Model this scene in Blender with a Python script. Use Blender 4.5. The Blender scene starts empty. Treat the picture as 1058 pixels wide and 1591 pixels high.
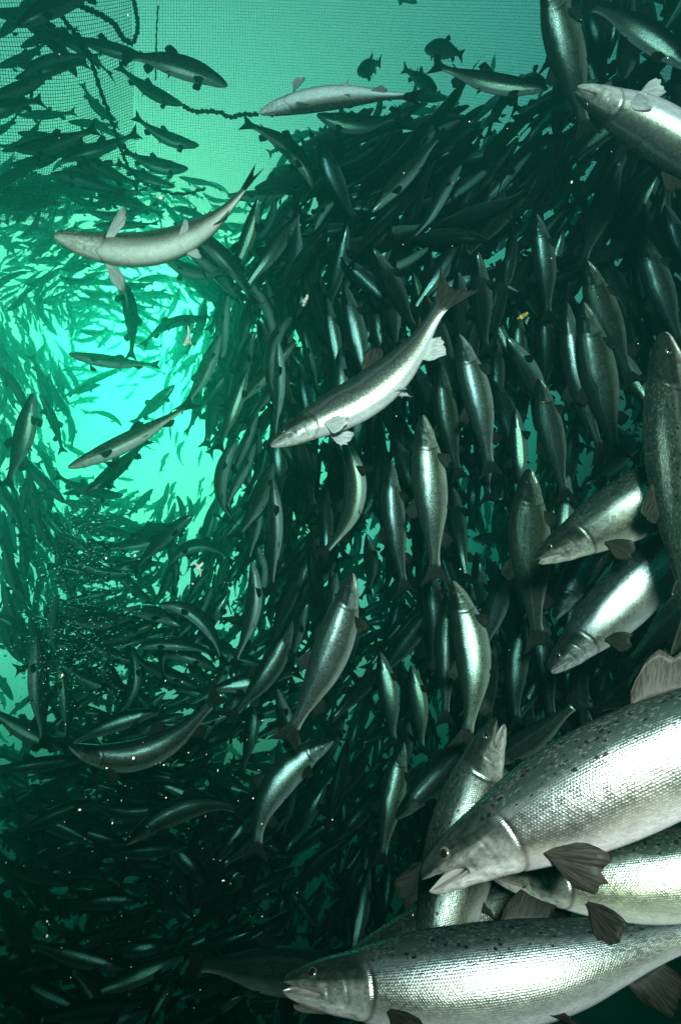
import bpy, math, random
import numpy as np
from mathutils import Matrix, Vector, Euler

random.seed(7)
RNG = np.random.default_rng(11)
R = math.radians
SC = bpy.context.scene
COL = SC.collection

# ------------------------------------------------------------------ camera
PW, PH = 1058.0, 1591.0                       # the photograph's pixels
VFOV = R(75)
PITCH = R(27)
cam_d = bpy.data.cameras.new('camera')
cam = bpy.data.objects.new('camera', cam_d)
COL.objects.link(cam)
cam.location = (0, 0, 0)
cam.rotation_euler = (R(90) + PITCH, 0, 0)
cam_d.sensor_fit = 'VERTICAL'
cam_d.angle = VFOV
cam_d.clip_start = 0.02
cam_d.clip_end = 400
SC.camera = cam
CR = np.array(Euler((R(90) + PITCH, 0, 0)).to_matrix())
FPX = PH / 2 / math.tan(VFOV / 2)


def ray(px, py):
    """Unit direction in the world of the line of sight through one photograph pixel."""
    v = CR @ np.array([(px - PW / 2) / FPX, -(py - PH / 2) / FPX, -1.0])
    return v / np.linalg.norm(v)


# ------------------------------------------------------------------ light: daylight through the water
SUN_DIR = ray(230, 520)
SUN_EL = math.asin(SUN_DIR[2])
SUN_ROT = math.atan2(SUN_DIR[0], SUN_DIR[1])
world = bpy.data.worlds.new('World')
SC.world = world
world.use_nodes = True
wt = world.node_tree
wt.nodes.clear()
w_out = wt.nodes.new('ShaderNodeOutputWorld')
w_bg = wt.nodes.new('ShaderNodeBackground')
w_sky = wt.nodes.new('ShaderNodeTexSky')
w_sky.sky_type = 'NISHITA'
w_sky.sun_disc = False
w_sky.sun_elevation = SUN_EL
w_sky.sun_rotation = SUN_ROT
w_bg.inputs['Strength'].default_value = 0.15
# daylight enters the water through Snell's window: bright inside the cone, dim outside it, and the metres of water above take the red
w_tc = wt.nodes.new('ShaderNodeTexCoord')
w_dot = wt.nodes.new('ShaderNodeVectorMath'); w_dot.operation = 'DOT_PRODUCT'
SNELL = ray(450, 230)
w_dot.inputs[1].default_value = tuple(SNELL)
w_map = wt.nodes.new('ShaderNodeMapRange'); w_map.interpolation_type = 'SMOOTHERSTEP'
w_map.inputs['From Min'].default_value = 0.80
w_map.inputs['From Max'].default_value = 0.975
w_map.inputs['To Min'].default_value = 0.04
w_map.inputs['To Max'].default_value = 1.0
w_sep = wt.nodes.new('ShaderNodeSeparateXYZ')   # and no light comes up out of the deep
w_deep = wt.nodes.new('ShaderNodeMapRange'); w_deep.interpolation_type = 'SMOOTHERSTEP'
w_deep.inputs['From Min'].default_value = 0.0
w_deep.inputs['From Max'].default_value = 0.40
w_deep.inputs['To Min'].default_value = 0.006
w_dot2 = wt.nodes.new('ShaderNodeVectorMath'); w_dot2.operation = 'DOT_PRODUCT'   # open water seen through the pen's far side
w_dot2.inputs[1].default_value = tuple(ray(120, 740))
w_map2 = wt.nodes.new('ShaderNodeMapRange'); w_map2.interpolation_type = 'SMOOTHERSTEP'
w_map2.inputs['From Min'].default_value = 0.80
w_map2.inputs['From Max'].default_value = 0.965
w_map2.inputs['To Min'].default_value = 0.0
w_max = wt.nodes.new('ShaderNodeMath'); w_max.operation = 'MAXIMUM'
wt.links.new(w_tc.outputs['Generated'], w_dot2.inputs[0])
wt.links.new(w_dot2.outputs['Value'], w_map2.inputs['Value'])
wt.links.new(w_map2.outputs['Result'], w_max.inputs[0])
wt.links.new(w_map.outputs['Result'], w_max.inputs[1])
w_fac = wt.nodes.new('ShaderNodeMath'); w_fac.operation = 'MULTIPLY'
wt.links.new(w_tc.outputs['Generated'], w_sep.inputs[0])
wt.links.new(w_sep.outputs[2], w_deep.inputs['Value'])
wt.links.new(w_max.outputs[0], w_fac.inputs[0])
wt.links.new(w_deep.outputs['Result'], w_fac.inputs[1])
w_tint = wt.nodes.new('ShaderNodeMix'); w_tint.data_type = 'RGBA'; w_tint.blend_type = 'MULTIPLY'
w_tint.inputs[0].default_value = 1.0
w_tint.inputs[7].default_value = (5.2, 1.85, 1.12, 1)
w_mul = wt.nodes.new('ShaderNodeMix'); w_mul.data_type = 'RGBA'; w_mul.blend_type = 'MULTIPLY'
w_mul.inputs[0].default_value = 1.0
wt.links.new(w_tc.outputs['Generated'], w_dot.inputs[0])
wt.links.new(w_dot.outputs['Value'], w_map.inputs['Value'])
wt.links.new(w_sky.outputs['Color'], w_tint.inputs[6])
wt.links.new(w_tint.outputs[2], w_mul.inputs[6])
wt.links.new(w_fac.outputs[0], w_mul.inputs[7])
wt.links.new(w_mul.outputs[2], w_bg.inputs['Color'])
wt.links.new(w_bg.outputs['Background'], w_out.inputs['Surface'])

sun_d = bpy.data.lights.new('sun', 'SUN')
sun_d.energy = 2.0
sun_d.use_shadow = True
sun_d.angle = R(6)                            # softened by the rippled surface
sun_d.color = (0.42, 0.44, 0.28)               # daylight after the water above has taken the red
sun = bpy.data.objects.new('sun', sun_d)
COL.objects.link(sun)
sun.rotation_euler = Vector(SUN_DIR).to_track_quat('Z', 'Y').to_euler()
sun.location = tuple(SUN_DIR * 20)

# the photographer's strobe, held out to the right on its arm: the near salmon are lit by it in the photograph
strobe_d = bpy.data.lights.new('camera_strobe', 'SPOT')
strobe_d.energy = 800
strobe_d.shadow_soft_size = 0.09
strobe_d.spot_size = R(99)
strobe_d.spot_blend = 1.0
strobe_d.color = (1.0, 0.93, 0.87)
strobe = bpy.data.objects.new('camera_strobe', strobe_d)
COL.objects.link(strobe)
strobe.location = (0.06, -0.50, 0.10)
st_aim = Vector(tuple(ray(700, 640) * 2.4)) - strobe.location
strobe.rotation_euler = (-st_aim).to_track_quat('Z', 'Y').to_euler()

SC.view_settings.view_transform = 'Standard'
SC.view_settings.look = 'None'
SC.view_settings.gamma = 1
SC.view_settings.exposure = 0.0
SC.cycles.volume_bounces = 0
SC.cycles.max_bounces = 6
SC.cycles.diffuse_bounces = 2
SC.cycles.glossy_bounces = 2
SC.cycles.transparent_max_bounces = 12
SC.cycles.use_denoising = True
SC.cycles.sample_clamp_indirect = 3.0


# ------------------------------------------------------------------ material helpers
class NT:
    def __init__(self, name):
        self.mat = bpy.data.materials.new(name)
        self.mat.use_nodes = True
        self.t = self.mat.node_tree
        self.t.nodes.clear()
        self.out = self.t.nodes.new('ShaderNodeOutputMaterial')

    def n(self, kind, **kw):
        nd = self.t.nodes.new(kind)
        for k, v in kw.items():
            setattr(nd, k, v)
        return nd

    def link(self, a, b):
        self.t.links.new(a, b)

    def put(self, sock, v):
        if isinstance(v, (int, float)):
            sock.default_value = v
        elif isinstance(v, (tuple, list)):
            sock.default_value = v if len(v) != 3 or sock.type != 'RGBA' else (*v, 1)
        else:
            self.link(v, sock)

    def math(self, op, a, b=0.0, c=0.0, clamp=False):
        nd = self.n('ShaderNodeMath', operation=op, use_clamp=clamp)
        for s, v in zip(nd.inputs, (a, b, c)):
            self.put(s, v)
        return nd.outputs[0]

    def ramp(self, fac, stops, interp='LINEAR'):
        nd = self.n('ShaderNodeValToRGB')
        nd.color_ramp.interpolation = interp
        els = nd.color_ramp.elements
        while len(els) < len(stops):
            els.new(0.5)
        for e, (p, c) in zip(els, stops):
            e.position = p
            e.color = (*c, 1) if len(c) == 3 else c
        self.put(nd.inputs[0], fac)
        return nd.outputs[0]

    def rng(self, v, a, b, c=0.0, d=1.0, kind='SMOOTHSTEP'):
        nd = self.n('ShaderNodeMapRange', interpolation_type=kind)
        for s, x in zip(nd.inputs[:5], (v, a, b, c, d)):
            self.put(s, x)
        return nd.outputs[0]

    def mix(self, fac, a, b, blend='MIX'):
        nd = self.n('ShaderNodeMix', data_type='RGBA', blend_type=blend)
        self.put(nd.inputs[0], fac)
        self.put(nd.inputs[6], a)
        self.put(nd.inputs[7], b)
        return nd.outputs[2]

    def vec(self, x, y, z=0.0):
        nd = self.n('ShaderNodeCombineXYZ')
        for s, v in zip(nd.inputs, (x, y, z)):
            self.put(s, v)
        return nd.outputs[0]


def skin_material():
    m = NT('salmon_skin')
    uv = m.n('ShaderNodeUVMap', uv_map='body')
    sep = m.n('ShaderNodeSeparateXYZ')
    m.link(uv.outputs[0], sep.inputs[0])
    u, v = sep.outputs[0], sep.outputs[1]
    info = m.n('ShaderNodeObjectInfo')
    rnd = info.outputs['Random']
    off = m.math('MULTIPLY', rnd, 37.0)
    # low-frequency wander of the colour bands
    ns = m.n('ShaderNodeTexNoise', noise_dimensions='3D')
    m.link(m.vec(m.math('MULTIPLY', u, 9.0), m.math('MULTIPLY', v, 5.0), off), ns.inputs['Vector'])
    ns.inputs['Scale'].default_value = 1.0
    ns.inputs['Detail'].default_value = 4.0
    vv = m.math('ADD', v, m.math('MULTIPLY', m.math('SUBTRACT', ns.outputs[0], 0.5), 0.16))
    base = m.ramp(vv, [(0.0, (0.010, 0.021, 0.018)), (0.26, (0.020, 0.034, 0.028)), (0.35, (0.036, 0.056, 0.046)), (0.43, (0.27, 0.31, 0.29)),
                       (0.5, (0.40, 0.43, 0.42)), (0.64, (0.42, 0.43, 0.385)), (0.8, (0.60, 0.575, 0.53)), (1.0, (0.80, 0.77, 0.74))])
    metal = m.ramp(vv, [(0.0, (0.1,) * 3), (0.33, (0.3,) * 3), (0.44, (0.92,) * 3), (0.62, (0.9,) * 3), (0.78, (0.4,) * 3), (0.9, (0.03,) * 3)])
    # pale ochre cast along the lower flank, stronger on some fish
    ochre = m.math('MULTIPLY', m.math('MULTIPLY', m.rng(v, 0.42, 0.58), m.rng(v, 0.86, 0.66)), m.math('MULTIPLY', ns.outputs[0], 0.7))
    base = m.mix(ochre, base, (0.52, 0.50, 0.30))
    # scales: staggered rows
    head = m.rng(m.math('ADD', m.math('ADD', u, m.math('MULTIPLY', m.math('SUBTRACT', ns.outputs[0], 0.5), 0.05)), m.math('MULTIPLY', m.math('ABSOLUTE', m.math('SUBTRACT', v, 0.56)), 0.10)), 0.188, 0.216)
    su = m.math('MULTIPLY', u, 170.0)
    sv = m.math('MULTIPLY', v, 63.0)
    vor = m.n('ShaderNodeTexVoronoi', voronoi_dimensions='2D', feature='F1')
    vor.inputs['Scale'].default_value = 1.0
    vor.inputs['Randomness'].default_value = 0.28
    row = m.math('MULTIPLY', m.math('FRACT', m.math('MULTIPLY', m.math('FLOOR', sv), 0.5)), 1.0)
    m.link(m.vec(m.math('ADD', su, row), sv), vor.inputs['Vector'])
    sc = m.n('ShaderNodeSeparateColor')
    m.link(vor.outputs['Color'], sc.inputs[0])
    # each scale its own tone
    tone = m.rng(sc.outputs[0], 0.0, 1.0, 0.70, 1.2, 'LINEAR')
    tone = m.mix(head, (1, 1, 1), m.vec(tone, tone, tone))
    edge = m.rng(vor.outputs['Distance'], 0.34, 0.62, 1.0, 0.72)
    edgec = m.mix(head, (1, 1, 1), m.vec(edge, edge, edge))
    base = m.mix(0.5, base, tone, 'MULTIPLY')
    base = m.mix(0.5, base, edgec, 'MULTIPLY')
    # glints on the dark back, painted in as paler, more metallic scales
    gl = m.math('MULTIPLY', m.math('MULTIPLY', m.rng(sc.outputs[1], 0.78, 0.95), head), m.rng(v, 0.44, 0.30))
    base = m.mix(m.math('MULTIPLY', gl, 0.12), base, (0.40, 0.42, 0.33))
    metal = m.math('MAXIMUM', metal, m.math('MULTIPLY', gl, 0.32))
    # head: darker crown, smooth silver cheek
    hv = m.ramp(m.math('ADD', v, m.math('MULTIPLY', m.math('SUBTRACT', ns.outputs[0], 0.5), 0.22)),
                [(0.0, (0.012, 0.022, 0.020)), (0.38, (0.022, 0.032, 0.028)), (0.46, (0.09, 0.11, 0.095)), (0.53, (0.52, 0.54, 0.50)), (0.8, (0.78, 0.76, 0.71)), (1.0, (0.78, 0.75, 0.71))])
    base = m.mix(head, hv, base)
    metal = m.math('MULTIPLY', metal, m.rng(head, 0, 1, 0.75, 1.0))
    # blotched cheeks and gill covers: pigment, pores, old scuffs
    hm = m.n('ShaderNodeTexNoise', noise_dimensions='3D')
    hm.inputs['Scale'].default_value = 1.0
    hm.inputs['Detail'].default_value = 8.0
    hm.inputs['Roughness'].default_value = 0.7
    m.link(m.vec(m.math('MULTIPLY', u, 48.0), m.math('MULTIPLY', v, 11.0), m.math('ADD', off, 3.0)), hm.inputs['Vector'])
    ht = m.rng(hm.outputs[0], 0.38, 0.66, 0.42, 1.15, 'LINEAR')
    hb = m.mix(1.0, base, m.vec(ht, ht, m.math('MULTIPLY', ht, 0.94)), 'MULTIPLY')
    base = m.mix(head, hb, base)
    # black spots on the back, few on the gill cover
    wob = m.n('ShaderNodeTexNoise', noise_dimensions='3D')
    wob.inputs['Scale'].default_value = 1.0
    wob.inputs['Detail'].default_value = 2.0
    m.link(m.vec(m.math('MULTIPLY', u, 160.0), m.math('MULTIPLY', v, 60.0), off), wob.inputs['Vector'])
    sp = m.n('ShaderNodeTexVoronoi', voronoi_dimensions='3D', feature='F1')
    sp.inputs['Scale'].default_value = 1.0
    sp.inputs['Randomness'].default_value = 1.0
    wv = m.math('MULTIPLY', m.math('SUBTRACT', wob.outputs[0], 0.5), 0.8)
    m.link(m.vec(m.math('ADD', m.math('MULTIPLY', u, 72.0), wv), m.math('ADD', m.math('MULTIPLY', v, 27.0), wv), m.math('FLOOR', off)), sp.inputs['Vector'])
    ss = m.n('ShaderNodeSeparateColor')
    m.link(sp.outputs['Color'], ss.inputs[0])
    rad = m.math('MULTIPLY', m.rng(ss.outputs[0], 0.15, 1.0, 0.0, 0.47, 'LINEAR'), m.rng(v, 0.50, 0.34))
    rad = m.math('MULTIPLY', rad, m.rng(u, 0.05, 0.10))
    spot = m.rng(m.math('SUBTRACT', sp.outputs['Distance'], rad), 0.03, -0.05)
    spot = m.math('MULTIPLY', spot, m.math('GREATER_THAN', rad, 0.04))
    base = m.mix(spot, base, (0.006, 0.007, 0.007))
    metal = m.math('MULTIPLY', metal, m.math('SUBTRACT', 1.0, spot))
    # mouth lining and gill slit
    am = m.n('ShaderNodeAttribute', attribute_name='mouth')
    ag = m.n('ShaderNodeAttribute', attribute_name='groove')
    base = m.mix(am.outputs['Fac'], base, (0.30, 0.24, 0.22))
    base = m.mix(m.math('MULTIPLY', ag.outputs['Fac'], 0.75), base, (0.05, 0.045, 0.04))
    metal = m.math('MULTIPLY', metal, m.math('SUBTRACT', 1.0, am.outputs['Fac'], clamp=True))
    # mottling and slight wear
    mo = m.n('ShaderNodeTexNoise', noise_dimensions='3D')
    mo.inputs['Scale'].default_value = 1.0
    mo.inputs['Detail'].default_value = 6.0
    mo.inputs['Roughness'].default_value = 0.65
    m.link(m.vec(m.math('MULTIPLY', u, 34.0), m.math('MULTIPLY', v, 12.0), off), mo.inputs['Vector'])
    mt = m.rng(mo.outputs[0], 0.3, 0.75, 0.82, 1.08, 'LINEAR')
    base = m.mix(1.0, base, m.vec(mt, mt, mt), 'MULTIPLY')
    va = m.n('ShaderNodeAttribute', attribute_name='vary')
    r1 = m.math('FRACT', m.math('ADD', m.math('MULTIPLY', rnd, 13.7), va.outputs['Fac']))
    vt = m.rng(r1, 0, 1, 0.5, 1.05, 'LINEAR')
    base = m.mix(1.0, base, m.vec(vt, vt, m.math('MULTIPLY', vt, m.rng(m.math('FRACT', m.math('MULTIPLY', r1, 7.3)), 0, 1, 0.9, 1.08, 'LINEAR'))), 'MULTIPLY')
    # normals
    hgt = m.math('MULTIPLY', m.rng(vor.outputs['Distance'], 0.1, 0.6, 1.0, 0.0), head)
    hgt = m.math('ADD', hgt, m.math('MULTIPLY', m.math('MULTIPLY', sc.outputs[2], 0.32), head))
    hgt = m.math('ADD', hgt, m.math('MULTIPLY', mo.outputs[0], 0.9))
    hgt = m.math('ADD', hgt, m.math('MULTIPLY', hm.outputs[0], m.rng(head, 0, 1, 2.2, 0.0)))
    bump = m.n('ShaderNodeBump')
    bump.inputs['Strength'].default_value = 0.17
    bump.inputs['Distance'].default_value = 0.0016
    m.link(hgt, bump.inputs['Height'])
    p = m.n('ShaderNodeBsdfPrincipled')
    m.link(base, p.inputs['Base Color'])
    m.link(metal, p.inputs['Metallic'])
    rough = m.math('ADD', 0.15, m.math('MULTIPLY', m.math('ADD', sc.outputs[1], mo.outputs[0]), 0.12))
    rough = m.math('ADD', rough, m.math('MULTIPLY', m.rng(v, 0.62, 0.85), 0.14))
    m.link(rough, p.inputs['Roughness'])
    p.inputs['IOR'].default_value = 1.2
    p.inputs['Specular IOR Level'].default_value = 0.3
    m.link(bump.outputs[0], p.inputs['Normal'])
    m.link(p.outputs[0], m.out.inputs['Surface'])
    return m.mat


def fin_material(name, c0, c1, c2):
    m = NT(name)
    uv = m.n('ShaderNodeUVMap', uv_map='body')
    sep = m.n('ShaderNodeSeparateXYZ')
    m.link(uv.outputs[0], sep.inputs[0])
    info = m.n('ShaderNodeObjectInfo')
    wv = m.n('ShaderNodeTexNoise', noise_dimensions='3D')
    wv.inputs['Scale'].default_value = 1.0
    wv.inputs['Detail'].default_value = 3.0
    m.link(m.vec(m.math('MULTIPLY', sep.outputs[0], 26.0), m.math('MULTIPLY', sep.outputs[1], 2.5), m.math('MULTIPLY', info.outputs['Random'], 31.0)), wv.inputs['Vector'])
    st = m.rng(wv.outputs[0], 0.35, 0.65)
    c = m.mix(st, c0, c1)
    c = m.mix(m.rng(sep.outputs[1], 0.0, 0.35, 0.7, 0.0), c, c2)
    p = m.n('ShaderNodeBsdfPrincipled')
    m.link(c, p.inputs['Base Color'])
    p.inputs['Roughness'].default_value = 0.45
    p.inputs['Specular IOR Level'].default_value = 0.08
    b = m.n('ShaderNodeBump')
    b.inputs['Strength'].default_value = 0.4
    b.inputs['Distance'].default_value = 0.002
    m.link(wv.outputs[0], b.inputs['Height'])
    m.link(b.outputs[0], p.inputs['Normal'])
    tr = m.n('ShaderNodeBsdfTranslucent')
    m.link(c, tr.inputs['Color'])
    mx = m.n('ShaderNodeMixShader')
    mx.inputs[0].default_value = 0.2
    m.link(p.outputs[0], mx.inputs[1])
    m.link(tr.outputs[0], mx.inputs[2])
    m.link(mx.outputs[0], m.out.inputs['Surface'])
    return m.mat


def plain(name, col, rough=0.5, metal=0.0, nscale=12.0, vary=0.3, bump=0.0):
    m = NT(name)
    tc = m.n('ShaderNodeTexCoord')
    ns = m.n('ShaderNodeTexNoise')
    ns.inputs['Scale'].default_value = nscale
    ns.inputs['Detail'].default_value = 5
    m.link(tc.outputs['Object'], ns.inputs['Vector'])
    f = m.rng(ns.outputs[0], 0.3, 0.7, 1 - vary, 1 + vary, 'LINEAR')
    c = m.mix(1.0, col, m.vec(f, f, f), 'MULTIPLY')
    p = m.n('ShaderNodeBsdfPrincipled')
    m.link(c, p.inputs['Base Color'])
    p.inputs['Roughness'].default_value = rough
    p.inputs['Metallic'].default_value = metal
    if bump:
        b = m.n('ShaderNodeBump')
        b.inputs['Strength'].default_value = 0.6
        b.inputs['Distance'].default_value = bump
        m.link(ns.outputs[0], b.inputs['Height'])
        m.link(b.outputs[0], p.inputs['Normal'])
    m.link(p.outputs[0], m.out.inputs['Surface'])
    return m.mat


M_SKIN = skin_material()
M_FIN = fin_material('salmon_fin', (0.010, 0.011, 0.009), (0.030, 0.028, 0.022), (0.035, 0.034, 0.028))
M_FIN_PALE = fin_material('salmon_fin_pale', (0.30, 0.30, 0.29), (0.50, 0.49, 0.47), (0.66, 0.64, 0.61))
M_PUPIL = plain('eye_pupil', (0.004, 0.004, 0.005), 0.06)
M_IRIS = plain('eye_iris', (0.06, 0.06, 0.045), 0.15, 0.3, 200.0)
M_ROPE = plain('dark_rope', (0.035, 0.045, 0.04), 0.8, 0, 60.0, 0.5, 0.004)
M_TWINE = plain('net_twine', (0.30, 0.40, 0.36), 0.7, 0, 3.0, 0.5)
M_TWINE_DARK = plain('dark_net_twine', (0.05, 0.07, 0.06), 0.8, 0, 3.0, 0.6)  # darker twine colour for the panel left of the seam
M_FLECK = plain('drifting_fleck', (0.75, 0.60, 0.42), 0.6, 0, 90.0, 0.3)
M_PALE = plain('drifting_scrap', (0.75, 0.62, 0.55), 0.6, 0, 40.0, 0.3)
M_LEAF = plain('ochre_scrap', (0.42, 0.26, 0.06), 0.6, 0, 40.0, 0.3)

# ------------------------------------------------------------------ salmon geometry
S_T = np.array([0, .012, .03, .06, .10, .15, .20, .27, .35, .43, .52, .60, .68, .75, .81, .86, .895])
TOP = np.array([.007, .020, .030, .043, .056, .067, .081, .095, .102, .102, .095, .083, .066, .050, .039, .036, .040])
BOT = np.array([.007, .018, .028, .042, .058, .068, .082, .099, .110, .112, .106, .092, .068, .048, .037, .034, .038])
WID = np.array([.005, .016, .023, .033, .043, .050, .056, .061, .063, .062, .057, .049, .037, .025, .016, .010, .004])


def smooth_interp(s, xs, ys):
    """Catmull-Rom style cubic through the table."""
    d = np.gradient(ys, xs)
    i = np.clip(np.searchsorted(xs, s) - 1, 0, len(xs) - 2)
    h = xs[i + 1] - xs[i]
    t = (s - xs[i]) / h
    h00 = 2 * t**3 - 3 * t**2 + 1; h10 = t**3 - 2 * t**2 + t
    h01 = -2 * t**3 + 3 * t**2; h11 = t**3 - t**2
    return h00 * ys[i] + h10 * h * d[i] + h01 * ys[i + 1] + h11 * h * d[i + 1]


class Spine:
    """A curve from snout to tail fork with a frame (tailward, dorsal, side) at every s in 0..1."""
    def __init__(self, pts, dor):
        pts = np.asarray(pts, float)
        seg = np.linalg.norm(np.diff(pts, axis=0), axis=1)
        a = np.concatenate([[0], np.cumsum(seg)])
        self.L = a[-1]
        self.s = a / self.L
        self.p = pts
        t = np.gradient(pts, self.s, axis=0)
        self.t = t / np.linalg.norm(t, axis=1)[:, None]
        d = dor[None] - (self.t @ dor)[:, None] * self.t
        self.d = d / np.linalg.norm(d, axis=1)[:, None]
        self.b = np.cross(self.t, self.d)

    def at(self, s):
        s = np.atleast_1d(s)
        sc = np.clip(s, 0, 1)
        f = lambda A: np.stack([np.interp(sc, self.s, A[:, k]) for k in range(3)], 1)
        p = f(self.p) + (s - sc)[:, None] * self.L * f(self.t)
        return p, f(self.t), f(self.d), f(self.b)


def section(s, fat):
    return smooth_interp(s, S_T, TOP) * fat, smooth_interp(s, S_T, BOT) * fat, smooth_interp(s, S_T, WID) * (0.5 + 0.5 * fat)


def surf_point(sp, s, phi, fat, side=1.0):
    """Points on the body at arc fraction s and angle phi (0 dorsal, pi ventral)."""
    s = np.atleast_1d(s); phi = np.broadcast_to(phi, s.shape)
    p, t, d, b = sp.at(s)
    t_, b_, w_ = section(np.clip(s, 0, .895), fat)
    c = np.cos(phi)
    z = np.where(c > 0, t_, b_) * np.sign(c) * np.abs(c) ** 0.92
    y = w_ * np.sin(phi) ** 0.86 * side
    return p + (d * z[:, None] + b * y[:, None]) * sp.L


def body_piece(sp, fat, n_s, m, gape, detail):
    if detail:
        s = np.concatenate([np.linspace(0.0015, 0.03, 12), np.linspace(0.0335, 0.235, int(n_s * .5))[0:], np.linspace(0.242, 0.895, int(n_s * .42))])
    else:
        s = np.concatenate([[0.003, 0.02], np.linspace(0.05, 0.895, n_s - 2)])
    n = len(s)
    phi = np.linspace(0, 2 * np.pi, m, endpoint=False)
    fold = np.where(phi > np.pi, 2 * np.pi - phi, phi)
    P, T, D, B = sp.at(s)
    t_, b_, w_ = section(s, fat)
    c, sn = np.cos(phi), np.sin(phi)
    z = np.where(c[None] > 0, t_[:, None], b_[:, None]) * np.sign(c)[None] * np.abs(c)[None] ** 0.92
    y = w_[:, None] * (np.sign(sn) * np.abs(sn) ** 0.86)[None]
    x = np.zeros_like(y)
    mouth = np.zeros_like(y); groove = np.zeros_like(y)
    S = np.repeat(s[:, None], m, 1); F = np.repeat(fold[None], n, 0)
    if detail:
        hinge = 0.098
        pm = R(104)
        # lips, and the slit pulled in to make the mouth's inside
        along = np.clip((hinge - S) / 0.02, 0, 1)
        line = pm + (S / hinge) * R(9)
        wdt = R(5) + R(5) * np.clip(gape * 12, 0, 1)
        inside = np.exp(-((F - line) / wdt) ** 4) * along
        y *= 1 - 0.72 * inside
        mouth = np.maximum(mouth, np.exp(-((F - line - R(3)) / R(5.5)) ** 4) * along)
        groove += np.exp(-((F - line + R(1.5)) / R(3.2)) ** 2) * along
        lip = np.exp(-((F - line + R(17)) / R(8)) ** 2) * along
        y *= 1 + 0.10 * lip
        # maxilla ends in a small fold behind the mouth corner
        mx = np.exp(-((S - 0.108) / 0.006) ** 2 - ((F - R(108)) / R(13)) ** 2)
        y *= 1 - 0.07 * mx
        groove += 0.55 * mx
        # the lower jaw swings open about its hinge
        low = np.clip((F - line) / R(9), 0, 1) * np.clip((hinge - S) / 0.03, 0, 1)
        ang = gape * low
        dx, dz = (S - hinge), z
        x += (np.cos(ang) - 1) * dx + np.sin(ang) * dz * 0.3
        z = z + np.sin(ang) * dx
        # an open mouth is a real notch: its lining runs back to the corner of the jaws
        notch = np.exp(-((F - line - R(4.5)) / R(5.5)) ** 4) * np.clip((hinge - S) / 0.01, 0, 1) * np.clip(gape * 8 - .4, 0, 1)
        x += notch * (hinge - S) * 0.9
        # gill cover: raised edge, then a slit
        sg = 0.203 - 0.040 * ((F - R(104)) / R(78)) ** 2
        on = np.clip((F - R(28)) / R(20), 0, 1)
        g = np.exp(-((S - sg) / 0.0042) ** 2) * on
        op = np.exp(-(np.clip(sg - S, 0, 1) / 0.03) ** 2) * (S < sg) * on
        k = 1 + 0.014 * op - 0.045 * g
        y *= k; z *= 1 + (k - 1) * 0.6
        groove += g * 0.9
        # pre-opercle, and branchiostegal folds below
        sg2 = 0.150 - 0.030 * ((F - R(112)) / R(60)) ** 2
        g2 = np.exp(-((S - sg2) / 0.004) ** 2) * np.exp(-((F - R(112)) / R(42)) ** 4)
        y *= 1 - 0.025 * g2
        groove += g2 * 0.16
        fold_b = np.exp(-((F - R(146)) / R(14)) ** 2) * np.exp(-((S - 0.135) / 0.035) ** 2)
        y *= 1 + 0.02 * fold_b * np.sin(F * 60)
        # eye socket
        so = np.exp(-((S - 0.071) / 0.017) ** 2 - ((F - R(68)) / R(20)) ** 2)
        y *= 1 - 0.05 * so
        # nostril
        no = np.exp(-((S - 0.036) / 0.0035) ** 2 - ((F - R(52)) / R(8)) ** 2)
        groove += no
        groove = np.clip(groove, 0, 1)
    # soft shoulders of the lateral line, fish by fish unevenness
    V = P[:, None] + (T[:, None] * x[..., None] + D[:, None] * z[..., None] + B[:, None] * y[..., None]) * sp.L
    verts = V.reshape(-1, 3)
    uvs = np.stack([S.ravel(), F.ravel() / np.pi], 1)
    tip = P[0] + T[0] * sp.L * (0.06 * min(1, max(0, gape * 8 - .4)) - 0.0015) - D[0] * sp.L * gape * .03
    verts = np.vstack([verts, tip[None], P[-1][None]])
    uvs = np.vstack([uvs, [[0, .5]], [[.895, .5]]])
    mo = np.concatenate([mouth.ravel(), [0.6 if detail else 0, 0]])
    gr = np.concatenate([groove.ravel(), [0, 0]])
    i = np.arange(n - 1)[:, None] * m
    j = np.arange(m)[None]
    j2 = (j + 1) % m
    quads = np.stack([i + j, i + m + j, i + m + j2, i + j2], -1).reshape(-1, 4)
    jj = np.arange(m); kk = (jj + 1) % m
    tri1 = np.stack([np.full(m, n * m), jj, kk], 1)
    tri2 = np.stack([np.full(m, n * m + 1), (n - 1) * m + kk, (n - 1) * m + jj], 1)
    faces = [*quads.tolist(), *tri1.tolist(), *tri2.tolist()]
    return dict(name='body', v=verts, f=faces, uv=uvs, mouth=mo, groove=gr, mat=0)


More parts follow.
